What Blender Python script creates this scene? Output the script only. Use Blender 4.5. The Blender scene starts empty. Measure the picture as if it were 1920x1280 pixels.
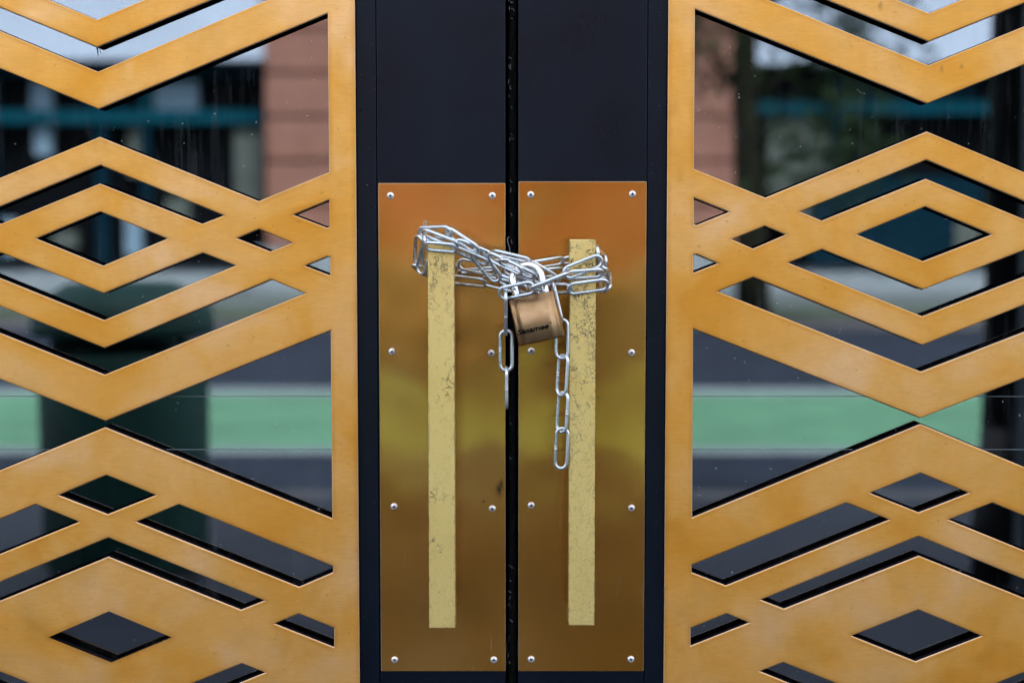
import bpy, bmesh, math, random
from mathutils import Vector, Matrix
random.seed(7)
S = bpy.context.scene
COL = S.collection
R = math.radians

# ------------------------------------------------------------------ camera
CAM_H = 1.20            # height of the lens above the pavement
AXIS = 1.60             # metres from lens to door along the axis
TILT = R(4.5)
CAM = Vector((0.0, -AXIS*math.cos(TILT), CAM_H))
F = 3200.0              # focal length in photo pixels (1920 wide)
cd = bpy.data.cameras.new('camera'); cam = bpy.data.objects.new('camera', cd); COL.objects.link(cam)
cam.location = CAM; cam.rotation_euler = (R(90)-TILT, 0, 0)
cd.sensor_width = 36; cd.lens = 60; cd.clip_start = 0.02; cd.clip_end = 500
cd.dof.use_dof = True; cd.dof.focus_distance = 1.575; cd.dof.aperture_fstop = 3.7
S.camera = cam

# ------------------------------------------------------------------ sky, sun, exposure
SUN_EL, SUN_AZ = R(52), R(18)
w = bpy.data.worlds.new('World'); S.world = w; w.use_nodes = True
nt = w.node_tree; nt.nodes.clear()
sky = nt.nodes.new('ShaderNodeTexSky'); sky.sky_type = 'NISHITA'; sky.sun_disc = False
sky.sun_elevation = SUN_EL; sky.sun_rotation = SUN_AZ; sky.dust_density = 4.0; sky.air_density = 1.0
hs = nt.nodes.new('ShaderNodeHueSaturation'); hs.inputs['Saturation'].default_value = 0.35
bg = nt.nodes.new('ShaderNodeBackground'); bg.inputs['Strength'].default_value = 0.15
wo = nt.nodes.new('ShaderNodeOutputWorld')
nt.links.new(sky.outputs[0], hs.inputs['Color']); nt.links.new(hs.outputs[0], bg.inputs['Color']); nt.links.new(bg.outputs[0], wo.inputs['Surface'])
sl = bpy.data.lights.new('sun', 'SUN'); sl.energy = 1.2; sl.angle = R(14); sl.color = (1.0, 0.96, 0.9)
so = bpy.data.objects.new('sun', sl); COL.objects.link(so)
# direction towards the sun: behind the door building, so the doors stand in soft shade and the street is lit
sd = Vector((math.sin(SUN_AZ)*math.cos(SUN_EL), math.cos(SUN_AZ)*math.cos(SUN_EL), math.sin(SUN_EL)))
so.rotation_euler = sd.to_track_quat('Z', 'Y').to_euler()
S.view_settings.view_transform = 'Standard'; S.view_settings.look = 'None'
S.view_settings.gamma = 1; S.view_settings.use_curve_mapping = False
S.view_settings.exposure = 2.3
S.render.engine = 'CYCLES'
S.cycles.max_bounces = 8; S.cycles.glossy_bounces = 5; S.cycles.sample_clamp_indirect = 6
S.cycles.caustics_reflective = False

# ------------------------------------------------------------------ measuring helpers
def ray(px, py):
    a = (px-960)/F; b = -(py-640)/F
    c, s = math.cos(TILT), math.sin(TILT)
    return Vector((a, c + b*s, -s + b*c))
def U(px, py, d=0.0):                 # d = millimetres in front of the door face
    r = ray(px, py); y = -d/1000.0
    t = (y-CAM.y)/r.y
    return CAM + r*t
def M(px, py, total):                 # a street point seen mirrored in the glass, total metres away
    r = ray(px, py); t = (total+CAM.y-CAM.y)/r.y
    p = CAM + r*t
    return Vector((p.x, -(p.y) + 0.05, p.z))
def G(px, py, z=0.0):
    r = ray(px, py); t = (z-CAM.z)/r.z
    p = CAM + r*t
    return Vector((p.x, -p.y + 0.05, z))

# ------------------------------------------------------------------ object helpers
def tag(o, label=None, cat=None, group=None, kind=None):
    if label: o['label'] = label
    if cat: o['category'] = cat
    if group: o['group'] = group
    if kind: o['kind'] = kind
    return o
def empty(name, loc=(0, 0, 0)):
    o = bpy.data.objects.new(name, None); COL.objects.link(o); o.location = loc; o.empty_display_size = .1
    return o
def world(p):
    return p.matrix_basis.copy() if p.parent is None else world(p.parent) @ p.matrix_parent_inverse @ p.matrix_basis
def link(name, me, parent=None):
    o = bpy.data.objects.new(name, me); COL.objects.link(o)
    if parent is not None:
        o.parent = parent; o.matrix_parent_inverse = world(parent).inverted()
    return o
def mesh(name, bm, mats, smooth=False):
    me = bpy.data.meshes.new(name)
    bmesh.ops.recalc_face_normals(bm, faces=bm.faces)
    bm.to_mesh(me); bm.free()
    for m in (mats if isinstance(mats, (list, tuple)) else [mats]): me.materials.append(m)
    if smooth:
        for p in me.polygons: p.use_smooth = True
    return me
def obj(name, bm, mats, parent=None, smooth=False):
    return link(name, mesh(name, bm, mats, smooth), parent)
def box(bm, x0, x1, y0, y1, z0, z1, bev=0.0, seg=2):
    b2 = bmesh.new()
    bmesh.ops.create_cube(b2, size=1)
    bmesh.ops.scale(b2, vec=(abs(x1-x0), abs(y1-y0), abs(z1-z0)), verts=b2.verts)
    bmesh.ops.translate(b2, vec=((x0+x1)/2, (y0+y1)/2, (z0+z1)/2), verts=b2.verts)
    if bev > 0: bmesh.ops.bevel(b2, geom=b2.edges[:], offset=bev, segments=seg, affect='EDGES', profile=.5)
    tmp = bpy.data.meshes.new('t'); b2.to_mesh(tmp); b2.free(); bm.from_mesh(tmp); bpy.data.meshes.remove(tmp)
    return bm
def tube(bm, pts, rad, n=10, closed=False, cap=True):
    rings = []; N = len(pts)
    prev = None
    for i, p in enumerate(pts):
        p = Vector(p)
        if closed: t = Vector(pts[(i+1) % N])-Vector(pts[i-1])
        else: t = Vector(pts[min(i+1, N-1)])-Vector(pts[max(i-1, 0)])
        t.normalize()
        if prev is None:
            a = Vector((0, 1, 0)) if abs(t.y) < .9 else Vector((1, 0, 0))
        else: a = prev
        u = (a - t*a.dot(t)).normalized(); prev = u; v = t.cross(u)
        r = rad(i) if callable(rad) else rad
        rings.append([bm.verts.new(p+(u*math.cos(2*math.pi*k/n)+v*math.sin(2*math.pi*k/n))*r) for k in range(n)])
    for i in range(N if closed else N-1):
        A, B = rings[i], rings[(i+1) % N]
        for k in range(n): bm.faces.new((A[k], A[(k+1) % n], B[(k+1) % n], B[k]))
    if not closed and cap:
        bm.faces.new(rings[0]); bm.faces.new(rings[-1])
    return bm

# ------------------------------------------------------------------ material helpers
class NT:
    def __init__(s, name):
        s.m = bpy.data.materials.new(name); s.m.use_nodes = True; s.t = s.m.node_tree; s.t.nodes.clear()
        s.out = s.n('ShaderNodeOutputMaterial'); s.b = s.n('ShaderNodeBsdfPrincipled'); s.l(s.b.outputs[0], s.out.inputs['Surface'])
        s.co = s.n('ShaderNodeTexCoord').outputs['Object']
    def n(s, t, **k):
        x = s.t.nodes.new(t)
        for a, v in k.items(): setattr(x, a, v)
        return x
    def l(s, a, b): s.t.links.new(a, b)
    def val(s, sock, v):
        if isinstance(v, bpy.types.NodeSocket): s.l(v, sock)
        else: sock.default_value = v
    def noise(s, scale, detail=4, rough=.55, vec=None, dist=0):
        x = s.n('ShaderNodeTexNoise'); x.inputs['Scale'].default_value = scale; x.inputs['Detail'].default_value = detail
        x.inputs['Roughness'].default_value = rough; x.inputs['Distortion'].default_value = dist
        s.l(vec or s.co, x.inputs['Vector']); return x.outputs['Fac']
    def mapped(s, scale=(1, 1, 1), loc=(0, 0, 0), rot=(0, 0, 0)):
        x = s.n('ShaderNodeMapping'); x.inputs['Scale'].default_value = scale; x.inputs['Location'].default_value = loc; x.inputs['Rotation'].default_value = rot
        s.l(s.co, x.inputs['Vector']); return x.outputs[0]
    def ramp(s, fac, stops):
        x = s.n('ShaderNodeValToRGB'); e = x.color_ramp.elements
        while len(e) > 1: e.remove(e[-1])
        e[0].position = stops[0][0]; c = stops[0][1]; e[0].color = (c, c, c, 1) if not isinstance(c, tuple) else (*c, 1)
        for p, c in stops[1:]:
            k = e.new(p); k.color = (c, c, c, 1) if not isinstance(c, tuple) else (*c, 1)
        s.l(fac, x.inputs['Fac']); return x.outputs['Color']
    def mix(s, fac, a, b, mode='MIX'):
        x = s.n('ShaderNodeMix', data_type='RGBA', blend_type=mode)
        s.val(x.inputs[0], fac)
        for i, v in ((6, a), (7, b)):
            s.val(x.inputs[i], (*v, 1) if isinstance(v, tuple) and len(v) == 3 else v)
        return x.outputs[2]
    def math(s, op, a, b=0.0, c=None, clamp=False):
        x = s.n('ShaderNodeMath', operation=op); x.use_clamp = clamp
        s.val(x.inputs[0], a); s.val(x.inputs[1], b)
        if c is not None: s.val(x.inputs[2], c)
        return x.outputs[0]
    def maprange(s, v, a, b, c=0.0, d=1.0):
        x = s.n('ShaderNodeMapRange'); s.val(x.inputs[0], v)
        for i, k in enumerate((a, b, c, d)): x.inputs[i+1].default_value = k
        return x.outputs[0]
    def set(s, **k):
        for a, v in k.items():
            a = {'color': 'Base Color', 'rough': 'Roughness', 'metal': 'Metallic', 'spec': 'Specular IOR Level', 'aniso': 'Anisotropic', 'coat': 'Coat Weight', 'coatr': 'Coat Roughness'}[a]
            s.val(s.b.inputs[a], (*v, 1) if isinstance(v, tuple) and len(v) == 3 else v)
        return s
    def bump(s, h, strength=.2, dist=.001):
        x = s.n('ShaderNodeBump'); x.inputs['Strength'].default_value = strength; x.inputs['Distance'].default_value = dist
        s.l(h, x.inputs['Height']); s.l(x.outputs[0], s.b.inputs['Normal']); return s
    def spot(s, p, r, soft=.6, sx=1, sz=1):          # 1 inside a small wear mark at point p
        d = s.n('ShaderNodeVectorMath', operation='SUBTRACT'); s.l(s.co, d.inputs[0]); d.inputs[1].default_value = p
        q = s.n('ShaderNodeVectorMath', operation='MULTIPLY'); s.l(d.outputs[0], q.inputs[0]); q.inputs[1].default_value = (sx, 0, sz)
        l = s.n('ShaderNodeVectorMath', operation='LENGTH'); s.l(q.outputs[0], l.inputs[0])
        return s.maprange(l.outputs['Value'], r*soft, r, 1, 0)

def simple(name, col, rough=.7, metal=0.0, var=.12, scale=6.0, bump=.15, bdist=.003):
    t = NT(name); n = t.noise(scale, 6)
    a = tuple(c*(1-var*1.6) for c in col); b = tuple(min(1, c*(1+var*1.6)) for c in col)
    t.set(color=t.ramp(n, [(.3, a), (.7, b)]), rough=rough, metal=metal)
    if rough >= .8: t.set(spec=.1)
    if bump: t.bump(t.noise(scale*9, 5), bump, bdist)
    return t.m

# --- brass lattice: lacquered, mottled
def brass_lattice():
    t = NT('lattice_brass')
    n1 = t.noise(8.5, 4, .55, dist=.5); n2 = t.noise(30, 5, .6); n3 = t.noise(900, 3, .7, vec=t.mapped((.12, 1, 1)))
    c = t.ramp(n1, [(.34, (.78, .33, .036)), (.44, (.84, .40, .075)), (.54, (.87, .46, .135)), (.68, (.92, .55, .26))])
    c = t.mix(t.maprange(n2, .35, .7, 0, .35), c, (.66, .33, .06))
    c = t.mix(t.maprange(n3, .3, .75, .22, 0), c, (.42, .2, .03))
    sp = t.noise(260, 2, .5); c = t.mix(t.maprange(sp, .71, .77, 0, .4), c, (.25, .12, .03))
    for (px, py, r, a) in ((1650, 12, 3.2, .6), (1765, 130, 2.6, .6), (1802, 126, 2.2, .6), (1802, 150, .7, .3), (655, 1186, .8, .6), (1275, 335, 5, .18), (1262, 200, 8, .16), (1275, 738, 1, .5)):
        p = U(px, py, 4); c = t.mix(t.math('MULTIPLY', t.spot((p.x, 0, p.z), r/1000, .2, 1, .6), t.math('MULTIPLY', a, t.maprange(t.noise(700, 2), .3, .6))), c, (.2, .1, .04))
    # darker amber toning worn in along the cut edges
    bv = t.n('ShaderNodeBevel'); bv.samples = 4; bv.inputs['Radius'].default_value = .0075
    ge = t.n('ShaderNodeNewGeometry'); dp = t.n('ShaderNodeVectorMath', operation='DOT_PRODUCT')
    t.l(bv.outputs[0], dp.inputs[0]); t.l(ge.outputs['Normal'], dp.inputs[1])
    ed = t.math('MULTIPLY', t.maprange(dp.outputs['Value'], 1.0, .88, 0, .75), t.maprange(t.noise(20, 3), .3, .65, .25, 1))
    c = t.mix(ed, c, (.50, .19, .02))
    t.set(color=c, rough=t.maprange(n2, .3, .7, .40, .55), metal=.82)
    t.bump(n3, .08, .0004)
    return t.m
def push_brass():
    t = NT('push_plate_brass')
    n1 = t.noise(6, 2, .4, dist=.3); n3 = t.noise(700, 3, .7, vec=t.mapped((1, 1, .03)))
    c = t.ramp(n1, [(.32, (.38, .165, .022)), (.5, (.47, .215, .038)), (.7, (.58, .30, .085))])
    c = t.mix(t.maprange(n3, .3, .8, .18, 0), c, (.25, .11, .01))
    # smudges and scuffs
    sm = t.noise(14, 2, .5); c = t.mix(t.maprange(sm, .5, .85, 0, .12), c, (.30, .14, .03))
    for (px, py, r, sx, sz, a) in ((936, 918, 5, 1, .55, .85), (940, 908, 2.6, 1, .4, .8), (907, 940, 2, 1, 1, .8), (1124, 745, 4, .7, 1.6, .35), (1030, 683, 5, .5, 1.7, .3), (900, 470, 12, .5, 1.5, .18)):
        p = U(px, py, 2); c = t.mix(t.math('MULTIPLY', t.spot((p.x, 0, p.z), r/1000, .1, sx, sz), t.math('MULTIPLY', a*1.6, t.maprange(t.noise(500, 3), .35, .55), clamp=True)), c, (.03, .025, .02))
    tn = t.n('ShaderNodeTangent', direction_type='RADIAL', axis='Z'); t.l(tn.outputs[0], t.b.inputs['Tangent'])
    t.set(color=c, rough=t.maprange(sm, .3, .75, .15, .20), metal=.74, aniso=.91)
    t.b.inputs['Anisotropic Rotation'].default_value = 0
    sc = t.maprange(t.noise(190, 2, .5, vec=t.mapped((1, 1, .12), rot=(0, .5, 0))), .71, .77, 0, .5)
    c2 = t.mix(sc, c, (.75, .5, .25)); t.set(color=c2)
    wv = t.n('ShaderNodeMath', operation='MULTIPLY_ADD'); t.l(t.noise(11, 1, .4), wv.inputs[0]); wv.inputs[1].default_value = 1.0; t.l(t.math('MULTIPLY', n3, .03), wv.inputs[2])
    t.bump(wv.outputs[0], 1.0, .0018)
    return t.m
def handle_brass(name, z_top, dense):
    t = NT(name)
    d = t.n('ShaderNodeVectorMath', operation='MULTIPLY_ADD')
    nz = t.n('ShaderNodeTexNoise'); nz.inputs['Scale'].default_value = 130; nz.inputs['Detail'].default_value = 4; t.l(t.co, nz.inputs['Vector'])
    t.l(nz.outputs['Color'], d.inputs[0]); d.inputs[1].default_value = (.022, .022, .022); t.l(t.co, d.inputs[2])
    def cracks(scale, wdt, sc=(1, 1, 1)):
        m = t.n('ShaderNodeMapping'); m.inputs['Scale'].default_value = sc; t.l(d.outputs[0], m.inputs['Vector'])
        v = t.n('ShaderNodeTexVoronoi', feature='DISTANCE_TO_EDGE'); v.inputs['Scale'].default_value = scale; t.l(m.outputs[0], v.inputs['Vector'])
        return t.maprange(v.outputs['Distance'], wdt*.45, wdt, 1, 0)
    sep = t.n('ShaderNodeSeparateXYZ'); t.l(t.co, sep.inputs[0]); z = sep.outputs['Z']
    if dense:
        h1 = t.maprange(z, z_top-.30, z_top-.05, .25, 1.0)
        k1 = t.math('MULTIPLY', cracks(150, .05, (1, 1, .8)), t.maprange(t.noise(110, 3), .47, .56))
        k2 = t.math('MULTIPLY', cracks(62, .026, (1.1, 1, .6)), t.maprange(t.noise(35, 3), .42, .47))
    else:
        h1 = t.maprange(z, z_top-.075, z_top-.01, .12, 1.0)
        k1 = t.math('MULTIPLY', cracks(130, .06, (1, 1, .8)), t.maprange(t.noise(70, 3), .49, .57))
        k2 = t.math('MULTIPLY', cracks(52, .036, (1.5, 1, .4)), t.maprange(t.noise(30, 3, .5), .49, .53))
    k = t.math('MULTIPLY', t.math('MAXIMUM', k1, k2), h1)
    if not dense: k = t.math('MAXIMUM', k, t.math('MULTIPLY', k2, t.maprange(t.noise(21, 2), .52, .6, 0, .75)))
    n1 = t.noise(14, 4); fine = t.noise(500, 3)
    c = t.ramp(n1, [(.3, (.79, .58, .19)), (.7, (.87, .67, .26))])
    c = t.mix(t.maprange(fine, .4, .8, 0, .15 if not dense else .3), c, (.34, .23, .08))
    pits = t.maprange(t.noise(330, 2), .70, .75)
    c = t.mix(t.math('MULTIPLY', pits, .6), c, (.1, .06, .03))
    bv = t.n('ShaderNodeBevel'); bv.samples = 4; bv.inputs['Radius'].default_value = .0012
    ge = t.n('ShaderNodeNewGeometry'); dp = t.n('ShaderNodeVectorMath', operation='DOT_PRODUCT')
    t.l(bv.outputs[0], dp.inputs[0]); t.l(ge.outputs['Normal'], dp.inputs[1])
    nick = t.math('MULTIPLY', t.maprange(dp.outputs['Value'], .995, .93), t.maprange(t.noise(110, 3), .48, .56))
    k = t.math('MAXIMUM', k, nick)
    c = t.mix(t.math('MULTIPLY', k, .92), c, (.07, .033, .015))
    t.set(color=c, rough=.30, metal=t.math('MULTIPLY_ADD', k, -.5, .52))
    t.bump(t.math('MULTIPLY_ADD', k, -1, 1), .3, .0004)
    return t.m
def paint(name, seed):
    t = NT(name)
    v = t.mapped(loc=(seed, 0, seed)); n = t.noise(11, 5, .6, vec=v); f = t.noise(420, 2, .6, vec=v)
    s1 = t.noise(120, 3, .8, vec=t.mapped((3, 1, .35), (seed, 0, 0)))
    c = t.ramp(n, [(.3, (.0018, .0038, .0095)), (.7, (.0032, .0070, .0150))])
    c = t.mix(t.maprange(s1, .62, .80, 0, .10), c, (.12, .14, .17))
    c = t.mix(t.maprange(f, .745, .77, 0, .5), c, (.35, .37, .4))
    t.set(color=c, rough=t.maprange(n, .3, .7, .26, .38), spec=.16)
    t.bump(t.noise(700, 2), .04, .0003)
    return t.m
MAT = {}
MAT['lattice'] = brass_lattice()
MAT['push'] = push_brass()
t = NT('cut_brass_edge'); t.set(color=t.ramp(t.noise(80, 3), [(.3, (.88, .67, .50)), (.7, (.94, .76, .62))]), rough=.45, metal=.1); MAT['edge'] = t.m
MAT['back'] = simple('lattice_back_paint', (.011, .009, .012), .95, bump=0); MAT['back'].node_tree.nodes['Principled BSDF'].inputs['Specular IOR Level'].default_value = 0
MAT['paint_left'] = paint('dark_paint_left', 3.1)
MAT['paint_right'] = paint('dark_paint_right', 9.7)
t = NT('zinc_steel'); n = t.noise(60, 3); t.set(color=t.ramp(n, [(.3, (.58, .64, .69)), (.7, (.72, .78, .83))]), rough=t.maprange(n, .3, .7, .24, .36), metal=.92); MAT['zinc'] = t.m
t = NT('polished_steel'); t.set(color=t.ramp(t.noise(300, 2), [(.3, (.7, .7, .72)), (.7, (.86, .86, .88))]), rough=.12, metal=1.0); MAT['chrome'] = t.m
t = NT('screw_steel'); t.set(color=t.ramp(t.noise(500, 2), [(.3, (.80, .79, .82)), (.7, (.92, .91, .94))]), rough=.28, metal=.6); MAT['screw'] = t.m
MAT['recess'] = simple('recess_shade_and_drip', (.05, .05, .07), .6, bump=0)  # shade of the cross slots put into the colour; glass drips share it
t = NT('padlock_brass'); g = t.noise(500, 3, .7, vec=t.mapped((.08, 1, 1))); n = t.noise(70, 4)
c = t.ramp(n, [(.3, (.33, .20, .10)), (.7, (.45, .285, .155))]); c = t.mix(t.maprange(g, .3, .8, .25, 0), c, (.18, .10, .04))
t.set(color=c, rough=.33, metal=.95); t.bump(g, .08, .0003); MAT['padlock'] = t.m
MAT['ink'] = simple('black_print', (.004, .003, .003), .9, bump=0)
MAT['pile'] = simple('black_pile', (.006, .006, .0065), .95, scale=900, var=.5, bump=.6, bdist=.001)
MAT['lint'] = simple('grey_lint', (.20, .20, .22), .95, bump=0)

def glass_mat():
    t = NT('door_glass'); t.t.nodes.remove(t.b)
    gl = t.n('ShaderNodeBsdfGlossy'); gl.inputs['Roughness'].default_value = 0.0; gl.inputs['Color'].default_value = (.86, .93, .98, 1)
    tr = t.n('ShaderNodeBsdfTransparent'); tr.inputs['Color'].default_value = (.25, .3, .32, 1)
    m1 = t.n('ShaderNodeMixShader'); m1.inputs[0].default_value = .27; t.l(tr.outputs[0], m1.inputs[1]); t.l(gl.outputs[0], m1.inputs[2])
    df = t.n('ShaderNodeBsdfDiffuse'); df.inputs['Color'].default_value = (.55, .6, .62, 1)
    sp = t.maprange(t.noise(240, 1), .77, .80, 0, .3)
    st = t.math('MULTIPLY', t.maprange(t.noise(60, 4, .7, vec=t.mapped((2.2, 1, .14))), .50, .75, 0, .05), t.maprange(t.noise(5, 2), .45, .6))
    sw = t.math('MULTIPLY', t.maprange(t.noise(16, 6, .75, dist=2.5), .56, .72, 0, .05), t.maprange(t.noise(9, 1), .5, .6))
    d = t.math('ADD', t.math('MAXIMUM', sp, t.math('MAXIMUM', st, sw)), .0015)
    m2 = t.n('ShaderNodeMixShader'); t.l(d, m2.inputs[0]); t.l(m1.outputs[0], m2.inputs[1]); t.l(df.outputs[0], m2.inputs[2])
    t.l(m2.outputs[0], t.out.inputs['Surface']); return t.m
MAT['glass'] = glass_mat()

# ------------------------------------------------------------------ setting: ground, road, own facade
MAT['asphalt'] = simple('asphalt', (.023, .031, .048), .85, scale=1.3, var=.16, bump=.4)
MAT['paving'] = simple('near_paving', (.022, .029, .047), .7, scale=1.0, var=.2, bump=.3)
MAT['kerb'] = simple('kerb_stone', (.12, .12, .13), .8)
MAT['green'] = simple('green_lane_paint', (.095, .25, .145), .75, scale=2.2, var=.14)
MAT['line'] = simple('road_line_paint', (.20, .25, .26), .7, scale=5, var=.08)
MAT['farwalk'] = simple('far_pavement', (.12, .145, .145), .85, scale=1.0)
MAT['verge'] = simple('verge_grass', (.06, .085, .05), .95, scale=3, var=.3)
MAT['wall'] = simple('entrance_wall_render', (.10, .10, .105), .8, scale=3)
RZ = -0.12
k1 = G(960, 850, RZ).y; k0 = G(960, 838, RZ).y; g1 = G(960, 741, RZ).y; g0 = G(960, 727, RZ).y
fk = G(960, 618, RZ).y; b_y = -23.2
def sheet(name, x0, x1, y0, y1, z, mat, th=.0):
    bm = bmesh.new(); box(bm, x0, x1, y0, y1, z-max(th, .01), z); return tag(obj(name, bm, mat), kind='structure')
X = 60
sheet('ground', -150, 150, -160, 90, -.30, MAT['asphalt'])
sheet('road', -X, X, fk, -5.55, RZ, MAT['asphalt'], .15)
sheet('pavement', -X, X, -5.4, 6, 0, MAT['paving'], .25)
bm = bmesh.new(); box(bm, -X, X, -5.547, -5.403, -.25, .004, .01); tag(obj('kerb', bm, MAT['kerb']), kind='structure')
sheet('bike_lane', -X, X, g1, k0, RZ+.004, MAT['green'], .004)
for a, b in ((k0, k1), (g0, g1)): sheet('lane_line', -X, X, min(a, b)+.002, max(a, b)-.002, RZ+.006, MAT['line'], .004)
bm = bmesh.new(); box(bm, -X, X, fk-.15, fk-.003, -.25, .0, .01); tag(obj('kerb', bm, MAT['kerb']), kind='structure')
sheet('grass_verge', -X, X, fk-1.9, fk-.155, -.004, MAT['verge'], .2)
sheet('far_pavement', -X, X, b_y-1.5, fk-1.905, 0, MAT['farwalk'], .2)

# own facade round the doors
bm = bmesh.new()
box(bm, -9, -.885, .0, .35, 0, 2.30); box(bm, .885, 9, .0, .35, 0, 2.30); box(bm, -9, 9, .0, .35, 2.302, 7.5)
tag(obj('facade_wall', bm, MAT['wall']), 'dark rendered entrance wall on either side of and above the doors', 'wall')
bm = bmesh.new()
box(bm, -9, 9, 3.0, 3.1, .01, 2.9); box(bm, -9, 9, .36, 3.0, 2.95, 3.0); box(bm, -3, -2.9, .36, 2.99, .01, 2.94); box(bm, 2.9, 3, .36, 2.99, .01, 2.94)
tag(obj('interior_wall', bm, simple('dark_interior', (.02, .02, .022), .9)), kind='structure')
bm = bmesh.new()
for s in (-1, 1): box(bm, s*.803, s*.883, -.01, .12, .0, 2.30, .002)
box(bm, -.802, .802, -.01, .12, 2.215, 2.30, .002)
tag(obj('door_surround', bm, MAT['paint_left']), 'dark painted metal surround framing the pair of doors', 'door frame')

# ------------------------------------------------------------------ the doors
LEFT_SYM = {
 'A': [(181, -181), (440, -72), (181, 37.5)],
 'B': [(182, 89), (530, -55), (575, -30.5), (183.5, 135)],
 'C': [(185, 205), (614.5, 25.5), (617, 323), (485, 377.5), (187, 257)],
 'D': [(188, 310), (420, 404), (379, 420), (187, 344.5)],
 'E': [(188, 397), (314, 447.5), (193, 498.5)],
 'I': [(194.5, 550), (380.5, 474), (442, 498), (195, 600.5)],
 'J': [(196, 652.5), (509, 524), (572.5, 550), (196, 702.7)],
 'K': [(198, 789), (620, 619.5), (623, 971.5), (197, 801)],
 'L': [(199.5, 890), (292.5, 928), (201.7, 964)],
 'O': [(203, 1007.4), (496, 1125.5), (452, 1143), (203, 1043.5)],
 'P': [(204, 1143), (327, 1194), (209, 1243)]}
LEFT_SIDE = {
 'F': [(549.5, 403), (617.5, 375), (617.5, 426), (613, 427.5)],
 'G': [(444, 447), (486, 429.5), (548, 455.5), (507, 472)],
 'H': [(571.5, 498.5), (614, 481), (619, 482), (619, 516.7)],
 'N': [(255, 978), (335.5, 945), (624.4, 1061), (624.4, 1072.7), (560.5, 1100)],
 'Q': [(514, 1168.6), (560, 1150), (626.5, 1176.6), (626.5, 1213)]}
RIGHT_SYM = {
 'A': [(1742, -193), (1484, -84), (1742, 25.5)],
 'B': [(1741.5, 78.4), (1400, -61), (1355, -34.5), (1740.4, 123)],
 'C': [(1738.6, 194.4), (1303, 17.5), (1301, 317), (1435, 371), (1738, 247)],
 'D': [(1737, 300), (1500, 397), (1541, 414), (1736, 335.5)],
 'E': [(1735, 387.5), (1606.6, 440), (1731, 490)],
 'I': [(1730.6, 543), (1541, 467.5), (1478, 493), (1729.5, 593.3)],
 'J': [(1729.5, 647), (1412, 519.6), (1346, 546.6), (1727, 697)],
 'K': [(1726, 783.7), (1299.5, 616), (1297.7, 970), (1726, 795)],
 'L': [(1726, 886.3), (1631, 924), (1722.5, 960.7)],
 'O': [(1722.5, 1004.5), (1426, 1124), (1470, 1141), (1723, 1041.7)],
 'P': [(1722, 1142.3), (1596.7, 1191.6), (1717, 1239.7)]}
RIGHT_SIDE = {
 'F': [(1301, 371), (1367.7, 397.5), (1306, 422.5), (1301, 421)],
 'G': [(1372, 449), (1434, 424), (1474, 440), (1412, 466.5)],
 'H': [(1305.7, 476.6), (1346.5, 493.7), (1300, 512), (1300, 478.5)],
 'N': [(1296.6, 1059), (1587, 942), (1668, 974), (1361, 1097.5), (1296.6, 1072.7)],
 'Q': [(1294.8, 1177), (1362, 1149.6), (1405, 1166.8), (1294.8, 1210.5)]}
LAT_D = 5.0     # mm the lattice face stands proud
LAT_T = .0026   # plate thickness

def lattice(sym, side, edge_px):
    def W(p): q = U(p[0], p[1], LAT_D); return (q.x, q.z)
    apex = [W(p) for v in sym.values() for p in (v[0], v[-1])]
    ax = lambda z: axis_a + axis_b*(z-1.1)
    # straight least squares axis, x as a function of z
    n = len(apex); mz = sum(a[1]-1.1 for a in apex)/n; mx = sum(a[0] for a in apex)/n
    axis_b = sum((a[1]-1.1-mz)*(a[0]-mx) for a in apex)/sum((a[1]-1.1-mz)**2 for a in apex); axis_a = mx-axis_b*mz
    inner = sum(W((e, y))[0] for e, y in edge_px)/len(edge_px)
    hw = abs(inner-ax(1.1))
    holes = []
    for k, v in sym.items():
        h = [W(p) for p in v]
        h2 = h[:] + [(2*ax(p[1])-p[0], p[1]) for p in reversed(h[1:-1])]
        holes.append((k, h2))
    for k, v in side.items():
        h = [W(p) for p in v]; holes.append((k, h)); holes.append((k, [(2*ax(p[1])-p[0], p[1]) for p in h]))
    zA = sum(p[1] for p in dict(holes)['A'][0:1] + [W(sym['A'][-1])])/2
    zP = (W(sym['P'][0])[1] + W(sym['P'][-1])[1])/2
    more = []
    for k, h in holes:
        if k != 'A': more.append((k, [(p[0], 2*zA-p[1]) for p in h]))
        if k not in 'PQ': more.append((k, [(p[0], 2*zP-p[1]) for p in h]))
    z0, z1 = .14, 2.08
    polys = [h for k, h in holes+more if min(p[1] for p in h) > z0+.03 and max(p[1] for p in h) < z1-.03]
    xa, xb = sorted((inner, 2*ax(1.1)-inner))
    return [[(xa, z0), (xb, z0), (xb, z1), (xa, z1)]] + polys, xa, xb

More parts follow.
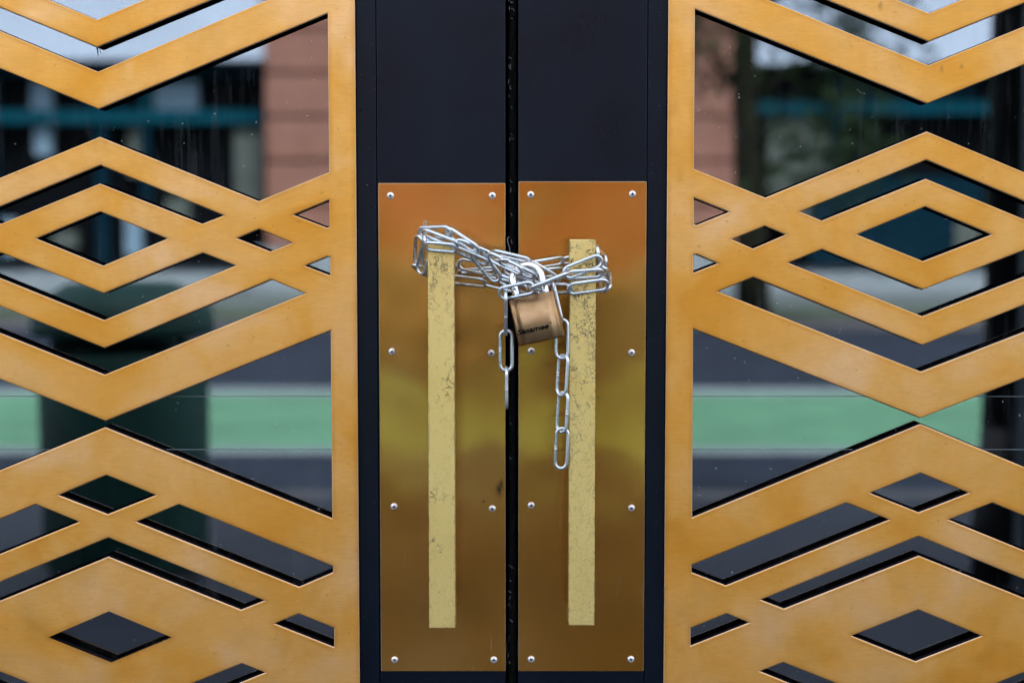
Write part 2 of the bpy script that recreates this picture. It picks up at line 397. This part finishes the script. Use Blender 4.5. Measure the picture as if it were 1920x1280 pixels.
def cut_plate(name, polys, front, thick, mats, parent, grow=0.0):
    cu = bpy.data.curves.new('tmp', 'CURVE'); cu.dimensions = '2D'; cu.fill_mode = 'BOTH'
    cu.extrude = thick/2-.00095; cu.bevel_depth = .00095; cu.bevel_resolution = 1; cu.offset = -.00095+grow
    for h in polys:
        s = cu.splines.new('POLY'); s.points.add(len(h)-1); s.use_cyclic_u = True
        for i, p in enumerate(h): s.points[i].co = (p[0], p[1], 0, 1)
    to = bpy.data.objects.new('tmp', cu); COL.objects.link(to)
    dg = bpy.context.evaluated_depsgraph_get(); dg.update()
    me = bpy.data.meshes.new_from_object(to.evaluated_get(dg)); bpy.data.objects.remove(to); bpy.data.curves.remove(cu)
    me.name = name
    yc = -front/1000+thick/2
    me.transform(Matrix.Translation((0, yc, 0)) @ Matrix.Rotation(R(90), 4, 'X'))
    me.materials.clear()
    for m in mats: me.materials.append(m)
    for p in me.polygons:
        p.material_index = 0 if p.normal.y < -.85 else (2 if p.normal.y > .85 else 1)
        if p.normal.y > .3: p.material_index = 2
        p.use_smooth = False
    return link(name, me, parent)

def frame_box(bm, xa, xb, za, zb, d0, d1, bev=.0008): box(bm, xa, xb, -d0/1000, -d1/1000, za, zb, bev)

def screw_mesh():
    bm = bmesh.new(); r0 = .0034; NR, NA = 9, 32; rings = []
    for i in range(NR+1):
        r = r0*i/NR; ring = []
        for k in range(NA if i else 1):
            a = 2*math.pi*k/NA; x, z = r*math.cos(a), r*math.sin(a)
            h = .0021*math.sqrt(max(0, 1-(r/r0)**2.4))
            if (abs(x) < .00042 and abs(z) < .0017) or (abs(z) < .00042 and abs(x) < .0017): h -= .0011
            ring.append(bm.verts.new((x, -h, z)))
        rings.append(ring)
    for i in range(NR):
        A, B = rings[i], rings[i+1]
        for k in range(NA):
            if i == 0: f = bm.faces.new((A[0], B[k], B[(k+1) % NA]))
            else: f = bm.faces.new((A[k], B[k], B[(k+1) % NA], A[(k+1) % NA]))
            c = f.calc_center_median()
            if (abs(c.x) < .0005 and abs(c.z) < .0016) or (abs(c.z) < .0005 and abs(c.x) < .0016): f.material_index = 1
    return mesh('screw', bm, [MAT['screw'], MAT['recess']], False)
SCREW = screw_mesh()

def make_door(side, sym, holes_side, edge_px, stile_in, seam_px, plate, screws, bar, label):
    paintm = MAT['paint_left'] if side < 0 else MAT['paint_right']
    inner = U(stile_in, 640).x                       # edge at the gap
    root = empty('glazed_door', (inner+side*.38, 0, .01)); tag(root, label, 'door', 'pair of chained entrance doors')
    polys, xa, xb = lattice(sym, holes_side, edge_px)
    cut_plate('lattice', polys, LAT_D, LAT_T, (MAT['lattice'], MAT['edge'], MAT['back']), root)
    cut_plate('backing_plate', [[(p[0]*(1-.004)+.004*(xa+xb)/2, p[1]) for p in polys[0]]]+polys[1:], LAT_D-LAT_T*1000-.02, .0070, (MAT['back'],)*3, root, .0004)
    lat_in = xb if side < 0 else xa; lat_out = xa if side < 0 else xb
    seam = sum(U(a, b).x for a, b in seam_px)/len(seam_px)
    outer = side*.798
    # stiles and rails
    bm = bmesh.new(); a, b = sorted((inner, seam)); frame_box(bm, a, b-0, .012, 2.205, 0, -44); obj('stile', bm, paintm, root)
    bm = bmesh.new(); a, b = sorted((seam+side*.0007, lat_in-side*.0004)); frame_box(bm, a, b, .012, 2.205, -.6, -30, .0005); obj('glazing_bead', bm, paintm, root)
    bm = bmesh.new(); a, b = sorted((lat_out+side*.0005, outer)); frame_box(bm, a, b, .012, 2.205, 0, -44); obj('stile', bm, paintm, root)
    a, b = sorted((lat_in+side*.0003, lat_out-side*.0003))
    bm = bmesh.new(); frame_box(bm, a, b, .012, .139, -.3, -43); obj('rail', bm, paintm, root)
    bm = bmesh.new(); frame_box(bm, a, b, 2.081, 2.205, -.3, -43); obj('rail', bm, paintm, root)
    bm = bmesh.new(); box(bm, a+.001, b-.001, .0100, .0160, .141, 2.079); gp = obj('glass_pane', bm, MAT['glass'], root)
    for y in (745, 845):
        z = U(400, y).z; bm = bmesh.new(); box(bm, a+.01, b-.01, .0094, .0097, z-.00028, z+.00028)
        obj('safety_line', bm, MAT['etch'], gp)
    if side < 0:
        for (x, y, dy, r_) in ((182, 90, 16, .0007), (187, 92, 9, .0004)):
            bm = bmesh.new(); tube(bm, [U(x, y, -9.6), U(x+1.5, y+dy*.6, -9.7), U(x+2, y+dy, -9.8)], lambda i: r_*(1, .6, .2)[i], 6); obj('drip_mark', bm, MAT['recess'], gp)
    # push plate
    c = [U(p[0], p[1], 1.6) for p in plate]
    x0 = (c[0].x+c[3].x)/2; x1 = (c[1].x+c[2].x)/2; z1 = (c[0].z+c[1].z)/2; z0 = (c[2].z+c[3].z)/2
    bm = bmesh.new(); box(bm, x0, x1, -.0016, -.0001, z0, z1, .0005, 2)
    # fine grid face so the sheet can buckle slightly
    pm = mesh('push_plate', bm, [MAT['push'], MAT['edge']])
    for p in pm.polygons:
        if abs(p.normal.y) < .8: p.material_index = 1
    pl = link('push_plate', pm, root)
    for s in screws:
        p = U(s[0], s[1], 2); o = link('screw', SCREW, None)
        o.parent = pl; o.matrix_basis = Matrix.Translation((p.x, -.0015, p.z)) @ Matrix.Rotation(random.uniform(-.6, .6), 4, 'Y')
        o.matrix_parent_inverse = world(pl).inverted()
    # handle bar
    b = [U(p[0], p[1], 60) for p in bar]
    bx0 = (b[0].x+b[3].x)/2; bx1 = (b[1].x+b[2].x)/2; bz1 = (b[0].z+b[1].z)/2; bz0 = (b[2].z+b[3].z)/2
    hm = handle_brass('handle_brass_left' if side < 0 else 'handle_brass_right', bz1, side > 0)
    bm = bmesh.new(); box(bm, bx0, bx1, -.060, -.037, bz0, bz1, .0007, 2); hb = obj('handle_bar', bm, hm, root)
    xc = (bx0+bx1)/2
    for z in (bz1-.085, bz0+.03):
        bm = bmesh.new(); tube(bm, [(xc, -.0375, z), (xc, -.0018, z)], .0075, 20); obj('standoff', bm, MAT['push'], hb, True)
    return root, inner

MAT['etch'] = simple('etched_line', (.16, .19, .20), .8, bump=0)
dl, il = make_door(-1, LEFT_SYM, LEFT_SIDE, [(664, 0), (667.5, 400), (671, 867), (676, 1280)], 948, [(704.5, 10), (706, 200), (714, 1200)],
    [(708, 344), (946.5, 343.5), (948.5, 1258), (716, 1257)],
    [(732, 367), (923, 367), (735, 659), (921, 662), (739, 949), (923, 953), (740, 1236), (926, 1236)],
    [(801.5, 458), (851.5, 458), (854, 1177), (805, 1177)],
    'left door with openwork brass lattice, its handle cracked only near the top')
dr, ir = make_door(1, RIGHT_SYM, RIGHT_SIDE, [(1252, 0), (1250, 400), (1248.4, 867), (1245.5, 1280)], 971.5, [(1213, 10), (1212, 300), (1209.5, 1200)],
    [(971.5, 341), (1210.5, 340.5), (1208.5, 1257.5), (973, 1257.5)],
    [(995, 365), (1186, 364), (996, 658), (1184, 661), (996, 947), (1184, 952), (996, 1235), (1183, 1235)],
    [(1066.5, 449), (1116.5, 449), (1115.5, 1172), (1067.5, 1172)],
    'right door with openwork brass lattice, its handle crazed with dense fine scratches')

# pile seal in the gap, fixed to the left leaf
bm = bmesh.new(); nz = 420
for k in range(nz):
    z = .02+2.17*k/(nz-1)
bm.free(); bm = bmesh.new()
xs0, xs1 = il+.0018, ir-.0008
cols = 7; rows = []
for k in range(nz):
    z = .02+2.17*k/(nz-1); row = []
    for c in range(cols):
        u = c/(cols-1); x = xs0+(xs1-xs0)*u
        y = .010-.003*math.sin(math.pi*u)+random.uniform(-.0010, .0010)
        if c in (0, cols-1): y = .03
        row.append(bm.verts.new((x+random.uniform(-.0003, .0003), y, z+random.uniform(-.001, .001))))
    rows.append(row)
for k in range(nz-1):
    for c in range(cols-1): bm.faces.new((rows[k][c], rows[k][c+1], rows[k+1][c+1], rows[k+1][c]))
seal = obj('pile_seal', bm, MAT['pile'], dl)
# lint caught in the seal
bm = bmesh.new()
for (y0, y1, n) in ((0, 50, 5), (95, 190, 10), (200, 260, 4), (330, 520, 7), (640, 900, 9), (1040, 1245, 16)):
    for _ in range(n):
        py = random.uniform(y0, y1); p = U(955+random.uniform(-1.5, 4), py, -6)
        L = random.uniform(.0008, .0045); pts = [p]; a = random.uniform(-.7, .7)
        for q in range(3):
            a += random.uniform(-.8, .8); pts.append(pts[-1]+Vector((math.sin(a)*L/3, random.uniform(-.0003, .0003), -math.cos(a)*L/3)))
        tube(bm, pts, random.uniform(.00012, .00038), 5)
tag(obj('lint', bm, MAT['lint'], seal), kind='stuff')
# thread
bm = bmesh.new()
tube(bm, [U(x, y, 2+i) for i, (x, y) in enumerate([(954, 444), (951.5, 447), (952, 454), (955, 463), (956.5, 473), (955, 483), (956, 492)])], .00032, 6)
tag(obj('thread', bm, MAT['lint']), 'thin grey thread sticking up from the gap above the padlock', 'thread')

# ------------------------------------------------------------------ chain
LL, LW, WR = .0392, .0140, .00164
def link_mesh(seam_side):
    bm = bmesh.new(); pts = []; r = LW/2-WR; hl = LL/2-WR-r
    N = 9; M_ = 8
    for i in range(M_): pts.append((-hl+2*hl*i/M_, 0, r))
    for i in range(N): a = math.pi/2-math.pi*i/N; pts.append((hl+r*math.cos(a), 0, r*math.sin(a)))
    for i in range(M_): pts.append((hl-2*hl*i/M_, 0, -r))
    for i in range(N): a = -math.pi/2-math.pi*i/N; pts.append((-hl+r*math.cos(a), 0, r*math.sin(a)))
    # weld seam: two close rings pinched in the middle of one long side
    out = []; rad = []
    mid = M_//2
    for i, p in enumerate(pts):
        if i == mid:
            for dx, rr in ((-.0012, 1), (-.0005, 1.1), (-.00015, .8), (.00015, .8), (.0005, 1.1), (.0012, 1)):
                out.append((p[0]+dx, p[1], p[2])); rad.append(WR*rr)
        else: out.append(p); rad.append(WR)
    if seam_side < 0: out = [(-p[0], p[1], -p[2]) for p in out]
    tube(bm, out, lambda i: rad[i], 12, closed=True)
    return mesh('link', bm, MAT['zinc'], True)
LM = [link_mesh(1), link_mesh(-1)]
chain = empty('chain', U(960, 520, 60))
tag(chain, 'silver zinc plated link chain wound round both door handles with two hanging ends', 'chain')
LINKS = [
 # x0,y0,x1,y1,d0,d1,roll
 (798,421,797,457,28,66,88), (784,437,848,435,44,68,20), (791,434,862,461,60,73,58), (835,430,899,472,62,73,50),
 (850,452,926,484,72,64,48), (862,459,898,476,40,70,30), (886,467,936,528,67,56,18), (848,464,917,494,67,63,62),
 (913,478,981,510,68,84,50), (795,461,858,466,66,72,50), (788,442,784,498,54,28,42), (804,447,787,514,58,38,38),
 (779,496,806,518,38,10,55), (797,513,858,498,14,14,60), (857,494,933,508,20,36,28), (858,510,932,504,12,24,72),
 (838,523,914,531,12,24,48), (903,524,977,541,24,38,35), (930,519,992,546,52,62,48), (921,472,997,490,55,61,68),
 (936,486,1003,520,80,66,58), (941,500,1004,529,48,55,42), (955,523,1028,540,46,54,52), (924,492,990,500,30,44,60),
 (988,499,1059,488,40,28,52), (1050,490,1126,481,26,22,55), (1120,478,1137,493,20,55,45), (985,515,1060,509,38,30,48),
 (1052,511,1130,506,24,24,60), (1055,515,1131,485,70,66,12), (1121,467,1120,499,62,30,88), (1058,517,1133,511,67,62,50),
 (1128,499,1134,522,60,26,45), (1134,514,1136,546,26,58,40), (1062,543,1143,532,68,65,30), (997,543,1075,540,42,66,42),
 (984,493,1050,532,58,48,25), (993,541,1068,511,88,76,80), (934,552,1004,537,76,88,12),
 (948,546,948,629,82,66,88), (949,616,949,698,62,60,3), (949.5,686,949.5,767,60,58,88),
 (1035,527,1053,606,62,62,80), (1053,595,1054,675,61,61,8), (1057,662,1052,744,62,61,42), (1057,732,1052,813,62,61,40), (1055,799,1051,881,62,60,12)]
V = Vector((0, -1, 0))
for i, (x0, y0, x1, y1, d0, d1, roll) in enumerate(LINKS):
    A, B = U(x0, y0, d0), U(x1, y1, d1)
    ex = (B-A); ln = ex.length; ex.normalize()
    nrm = (V-ex*V.dot(ex)).normalized()
    nrm = Matrix.Rotation(R(roll), 3, ex) @ nrm
    ez = ex.cross(nrm).normalized()
    s = ln/LL
    if abs(s-1) > .16: print('LINK', i, 'scale %.2f' % s)
    mt = Matrix((( ex.x*s, nrm.x, ez.x, (A.x+B.x)/2), (ex.y*s, nrm.y, ez.y, (A.y+B.y)/2), (ex.z*s, nrm.z, ez.z, (A.z+B.z)/2), (0, 0, 0, 1)))
    o = link('link', LM[i % 2], None); o.parent = chain
    o.matrix_parent_inverse = Matrix.Translation(chain.location).inverted(); o.matrix_basis = mt

# ------------------------------------------------------------------ padlock
pc = U(1006.5, 597, 71)
lock = empty('padlock', pc); lock.rotation_euler = (0, 0, 0)
tag(lock, 'tilted brass padlock with black lettering hanging from the chain between the handles', 'padlock')
LR = Matrix.Translation(pc) @ Matrix.Rotation(R(-12.5), 4, 'Y') @ Matrix.Rotation(R(-9), 4, 'X') @ Matrix.Rotation(R(-7), 4, 'Z')
W2, H2, T2 = .0212, .0205, .0100
prof = []
def half(x):    # half thickness across the width, thinner beyond the shoulders
    u = abs(x)/W2
    if u < .56: return T2
    if u < .86:
        k = (u-.56)/.30; return T2-(T2-.0066)*(3*k*k-2*k**3)
    k = (u-.86)/.14; return .0066*math.sqrt(max(0.0, 1-k**2.6)) if k < 1 else 0
xs = [-W2+2*W2*i/56 for i in range(57)]
pts2 = [(x, -half(x)) for x in xs] + [(x, half(x)) for x in reversed(xs[1:-1])]
bm = bmesh.new(); rows = []
for z, sh in ((-H2, .0006), (-H2+.0006, 0), (H2-.0006, 0), (H2, .0006)):
    rows.append([bm.verts.new((x*(1-sh/W2), y*(1-sh/T2), z)) for x, y in pts2])
for a, b in zip(rows, rows[1:]):
    for k in range(len(pts2)): bm.faces.new((a[k], a[(k+1) % len(pts2)], b[(k+1) % len(pts2)], b[k]))
bm.faces.new(rows[0]); bm.faces.new(rows[-1])
bm.transform(LR); o = obj('body', bm, MAT['padlock'], lock, True)
for p in o.data.polygons:
    if len(p.vertices) > 4: p.use_smooth = False
bm = bmesh.new(); r = .0131; up = .0155; P = []
for i in range(5): P.append((-r, 0, H2-.004+(up+.004)*i/4))
for i in range(1, 20): a = math.pi-math.pi*i/20; P.append((r*math.cos(a), 0, H2+up+r*math.sin(a)))
for i in range(5): P.append((r, 0, H2+up-(up+.004)*i/4))
tube(bm, P, .0036, 18); bm.transform(LR @ Matrix.Translation((0, 0, H2)) @ Matrix.Rotation(R(-2.5), 4, 'Y') @ Matrix.Translation((0, 0, -H2))); obj('shackle', bm, MAT['chrome'], lock, True)
for s in (-1, 1):
    bm = bmesh.new(); pp = [(s*r+.0041*math.cos(2*math.pi*k/20), .0041*math.sin(2*math.pi*k/20), H2+.0002) for k in range(20)]
    tube(bm, pp, .0004, 6, closed=True); bm.transform(LR); obj('shackle_collar', bm, MAT['chrome'], lock, True)
# combination wheels under the body
for k in range(4):
    bm = bmesh.new(); tube(bm, [(-.0092+k*.0050, 0, -H2+.0046), (-.0060+k*.0050, 0, -H2+.0046)], .0048, 20); bm.transform(LR); obj('number_wheel', bm, MAT['chrome'], lock)
def text(body, size, loc, shear, ext, off, sx=1.0):
    cu = bpy.data.curves.new('tmp', 'FONT'); cu.body = body; cu.size = size; cu.shear = shear; cu.extrude = ext; cu.offset = off; cu.align_x = 'LEFT'
    to = bpy.data.objects.new('tmp', cu); COL.objects.link(to); dg = bpy.context.evaluated_depsgraph_get(); dg.update()
    me = bpy.data.meshes.new_from_object(to.evaluated_get(dg)); bpy.data.objects.remove(to)
    me.transform(LR @ Matrix.Translation(loc) @ Matrix.Rotation(R(90), 4, 'X') @ Matrix.Diagonal((sx, 1, 1, 1)))
    me.materials.clear(); me.materials.append(MAT['ink']); return me
link('lettering', text('Sesamee', .0066, (-.0190, -T2-.0004, -.0116), .30, .0001, .00022, 1.25), lock)
link('lettering', text('®', .0022, (.0118, -T2-.0004, -.0080), 0, .00005, .00006), lock)

# ------------------------------------------------------------------ the street, seen mirrored in the glass
MAT['brick'] = simple('salmon_block', (.27, .135, .105), .85, scale=2.5, var=.1)
MAT['mortar'] = simple('dark_joint', (.15, .075, .058), .9)
MAT['pale'] = simple('pale_fascia', (.44, .52, .66), .6, scale=.5, var=.08)
MAT['plinth'] = simple('pale_plinth', (.26, .30, .33), .8)
MAT['teal'] = simple('teal_frame', (.001, .055, .085), .9, bump=0)
MAT['tealdk'] = simple('teal_panel', (.0005, .018, .033), .9, bump=0)
MAT['darkglass'] = simple('dark_window', (.0015, .0025, .004), .9, bump=0)
MAT['pane_patch'] = simple('pale_pane_reflection', (.2, .3, .4), .8, bump=0)  # shop window reflections put into the colour of flat pale panels
MAT['pane_strip'] = simple('grey_pane_patch', (.10, .12, .11), .8, bump=0)  # grey panels; left-hand ones put pane reflections into the colour
MAT['stucco'] = simple('upper_stucco', (.4, .45, .55), .85, scale=.8)
DT = 24.7
def fx(px): return M(px, 400, DT).x
def fz(py): return M(960, py, DT).z
YF = M(960, 400, DT).y
bld = empty('shop_building', (0, YF, 0)); tag(bld, 'shop building with salmon stone pillar and teal window frames across the street', 'building')
def fpart(name, px0, px1, py0, py1, out0, out1, mat, parent=bld, bev=0):
    bm = bmesh.new(); box(bm, fx(px0), fx(px1), YF+out0, YF+out1, fz(py1), fz(py0), bev); return obj(name, bm, mat, parent)
bm = bmesh.new(); box(bm, -45, 45, YF-9, YF-.5, 0, 9.5); obj('wall', bm, MAT['stucco'], bld)
bm = bmesh.new(); box(bm, -45, fx(1386)-.004, YF-.49, YF+.55, fz(118), fz(-150)); obj('fascia', bm, MAT['pale'], bld)
bm = bmesh.new(); box(bm, fx(1386), 45, YF-.49, YF+.5, fz(124), fz(-150)); obj('fascia', bm, MAT['pale'], bld)
# salmon stone pillar of blocks
pil = fpart('pillar', 512, 1372, -145, 462, -.45, .62, MAT['mortar'])
y = 462.0; row = 0
while y > -140:
    h = 80; n = 5
    for k in range(n):
        a = 511+862*k/n; b = 511+862*(k+1)/n
        fpart('stone_block', a+2, b-2, y-h+6, y, .625, .70, MAT['brick'], pil, .02)
    y -= h; row += 1
fpart('plinth', 480, 1400, 464, 560, -.4, .75, MAT['plinth'])
# left shop window
def window(px0, px1, parts):
    wn = fpart('window', px0, px1, 120, 500, -.45, -.30, MAT['darkglass'])
    for (n, a, b, c, d, o, m) in parts: fpart(n, a, b, c, d, -.29, o, m, wn)
fr = 'frame'
window(-1200, 497, [(fr, -1200, 497, 207, 232, .10, MAT['teal']), (fr, -1200, 497, 132, 146, .09, MAT['tealdk']), (fr, 183, 203, 147, 206, .06, MAT['teal']), (fr, 183, 203, 233, 500, .06, MAT['tealdk']), (fr, 268, 284, 147, 206, .05, MAT['teal']), (fr, 268, 284, 233, 400, .05, MAT['tealdk']),
  (fr, -20, -4, 147, 206, .06, MAT['teal']), (fr, -20, -4, 233, 500, .06, MAT['tealdk']),
  ('pane_patch', 290, 372, 150, 205, -.1, MAT['pane_patch']), ('pane_patch', 60, 98, 150, 205, -.1, MAT['pane_patch']), ('pane_patch', 64, 96, 235, 290, -.1, MAT['pane_patch']),
  ('pane_strip', 440, 494, 236, 420, -.05, MAT['pane_strip']), ('pane_strip', 240, 262, 236, 330, -.1, MAT['pane_strip']), ('pane_patch', 232, 262, 402, 480, -.1, MAT['pane_patch']), ('pane_patch', 310, 352, 372, 420, -.1, MAT['pane_strip']),
  ('pane_patch', 96, 140, 435, 465, -.1, MAT['pane_strip']), ('pane_strip', 0, 24, 410, 480, -.1, MAT['pane_patch'])])
window(1386, 2900, [(fr, 1386, 2900, 191, 214, .10, MAT['teal']), (fr, 1555, 1574, 125, 190, .06, MAT['tealdk']), (fr, 1555, 1574, 215, 328, .06, MAT['tealdk']), ('panel', 1520, 1840, 330, 496, .0, MAT['tealdk']), ('panel', 1575, 1826, 125, 190, -.05, MAT['tealdk']),
  ('pane_strip', 1440, 1553, 216, 420, -.05, MAT['pane_strip']), ('pane_patch', 1790, 1838, 415, 470, .04, MAT['pane_strip']), ('pane_strip', 1900, 2100, 216, 420, -.05, MAT['pane_strip'])])
# low pale wall in front of the shop
for a, b in ((-1500, 470), (1410, 3000)):
    bm = bmesh.new(); box(bm, fx(a), fx(b), YF+1.0, YF+1.2, 0, fz(507), .02)
    tag(obj('low_wall', bm, MAT['plinth']), 'low pale wall before the shop, %s of the stone pillar' % ('left' if a < 0 else 'right'), 'wall')
# neighbours down the street
for s, hgt, m in ((-1, 12, 'stucco'), (1, 13, 'brick')):
    bm = bmesh.new(); box(bm, s*46, s*90, YF-12, YF, 0, hgt)
    tag(obj('terrace_building', bm, MAT[m]), 'plain %s terrace block further along the street' % ('grey' if s < 0 else 'salmon'), 'building')

# litter bin
MAT['binp'] = simple('bin_green', (.002, .060, .048), .6, var=.2, bump=0)
c0 = G(243, 1072); bw = abs(G(410, 1072).x-G(75, 1072).x)/2
litter = empty('litter_bin', (c0.x, c0.y, 0)); tag(litter, 'round dark green litter bin on the pavement behind the photographer', 'litter bin')
def ring_prof(prof, n=28):
    bm = bmesh.new(); rr = []
    for (r_, z) in prof: rr.append([bm.verts.new((c0.x+r_*math.cos(2*math.pi*k/n), c0.y+r_*math.sin(2*math.pi*k/n), z)) for k in range(n)])
    for a, b in zip(rr, rr[1:]):
        for k in range(n): bm.faces.new((a[k], a[(k+1) % n], b[(k+1) % n], b[k]))
    bm.faces.new(rr[0]); bm.faces.new(rr[-1]); return bm
obj('body', ring_prof([(bw*.86, .03), (bw*.9, .06), (bw*.93, .72), (bw*.9, .74)]), MAT['binp'], litter, True)
obj('base', ring_prof([(bw*.8, 0), (bw*.8, .03)]), MAT['kerb'], litter)
obj('lid', ring_prof([(bw*.98, .79), (bw, .81), (bw*.96, .89), (bw*.6, .955), (.02, .96)]), MAT['binp'], litter, True)
obj('liner', ring_prof([(bw*.7, .5), (bw*.7, .81)]), MAT['binp'], litter, True)
for k in range(4):
    a = math.pi/4+k*math.pi/2; x, y_ = c0.x+bw*.8*math.cos(a), c0.y+bw*.8*math.sin(a)
    bm = bmesh.new(); box(bm, x-.02, x+.02, y_-.02, y_+.02, .735, .80); obj('lid_post', bm, MAT['binp'], litter)

# lamp post and concrete pole
MAT['blackp'] = simple('black_post_paint', (.006, .006, .008), .5, bump=0)
p0 = G(1864, 1085)
lp = empty('street_lamp', (p0.x, p0.y, 0)); tag(lp, 'black fluted street lamp post beside the concrete pole', 'street lamp')
bm = bmesh.new(); tube(bm, [(p0.x, p0.y, z) for z in (0, .35, .36, .5)], lambda i: (.085, .08, .068, .062)[i], 20); obj('base', bm, MAT['blackp'], lp, True)
bm = bmesh.new(); tube(bm, [(p0.x, p0.y, .49), (p0.x, p0.y, 4.2)], lambda i: (.060, .045)[i], 20); obj('post', bm, MAT['blackp'], lp, True)
bm = bmesh.new(); tube(bm, [(p0.x, p0.y, z) for z in (4.2, 4.25, 4.55, 4.65)], lambda i: (.06, .14, .2, .03)[i], 20); obj('lantern', bm, MAT['pale'], lp, True)
p1 = G(1940, 1100)
bm = bmesh.new(); tube(bm, [(p1.x, p1.y, 0), (p1.x, p1.y, 3.0), (p1.x, p1.y, 7.0)], lambda i: (.078, .07, .055)[i], 24)
tag(obj('concrete_pole', bm, simple('pole_concrete', (.26, .30, .33), .8), smooth=True), 'pale concrete utility pole standing next to the black lamp post', 'pole')

# tree on the far verge
MAT['bark'] = simple('bark', (.014, .015, .009), .95, scale=9, var=.4)
MAT['leaf'] = simple('leaf', (.018, .035, .014), .8, scale=8, var=.45, bump=0)
tb = G(1412, 606)
tr = empty('street_tree', (tb.x, tb.y, 0)); tag(tr, 'thin street tree with sparse drooping leaves on the far verge', 'tree')
T = -tb.y+1.6-.05
def TP(px, py, dy=0.0): q = M(px, py, T); return Vector((q.x, tb.y+dy, q.z))
bm = bmesh.new(); trunk = [TP(1416, 620), TP(1410, 480), TP(1406, 330), TP(1398, 180), TP(1400, 40), TP(1412, -120), TP(1418, -260)]
trunk[0].z = -.05; tube(bm, trunk, lambda i: .19-.018*i, 12); obj('trunk', bm, MAT['bark'], tr, True)
tips = []
for (i, dx, dy, up) in ((2, .9, .2, .25), (3, -.9, .3, .7), (3, 1.3, -.2, .5), (4, -.8, -.4, .8), (4, 1.1, .4, .7), (5, -.7, .2, .9), (5, .9, -.2, 1.0), (6, .2, .3, .9)):
    a = trunk[i]; e = a+Vector((dx, dy, up)); m_ = a+Vector((dx*.5, dy*.5, up*.7))
    bm = bmesh.new(); tube(bm, [a, m_, e], lambda k: (.05, .03, .012)[k], 8); obj('limb', bm, MAT['bark'], tr, True); tips += [m_, e, e]
bm = bmesh.new()
for k in range(4200):
    a = random.choice(tips)+Vector([random.gauss(0, .32) for _ in range(3)])
    u = Vector([random.gauss(0, 1) for _ in range(3)]).normalized(); v = u.cross(Vector([random.gauss(0, 1) for _ in range(3)])).normalized()
    L = random.uniform(.09, .2); wd = L*.22
    bm.faces.new([bm.verts.new(a), bm.verts.new(a+u*L*.5+v*wd), bm.verts.new(a+u*L), bm.verts.new(a+u*L*.5-v*wd)])
tag(obj('crown', bm, MAT['leaf'], tr), kind='stuff')
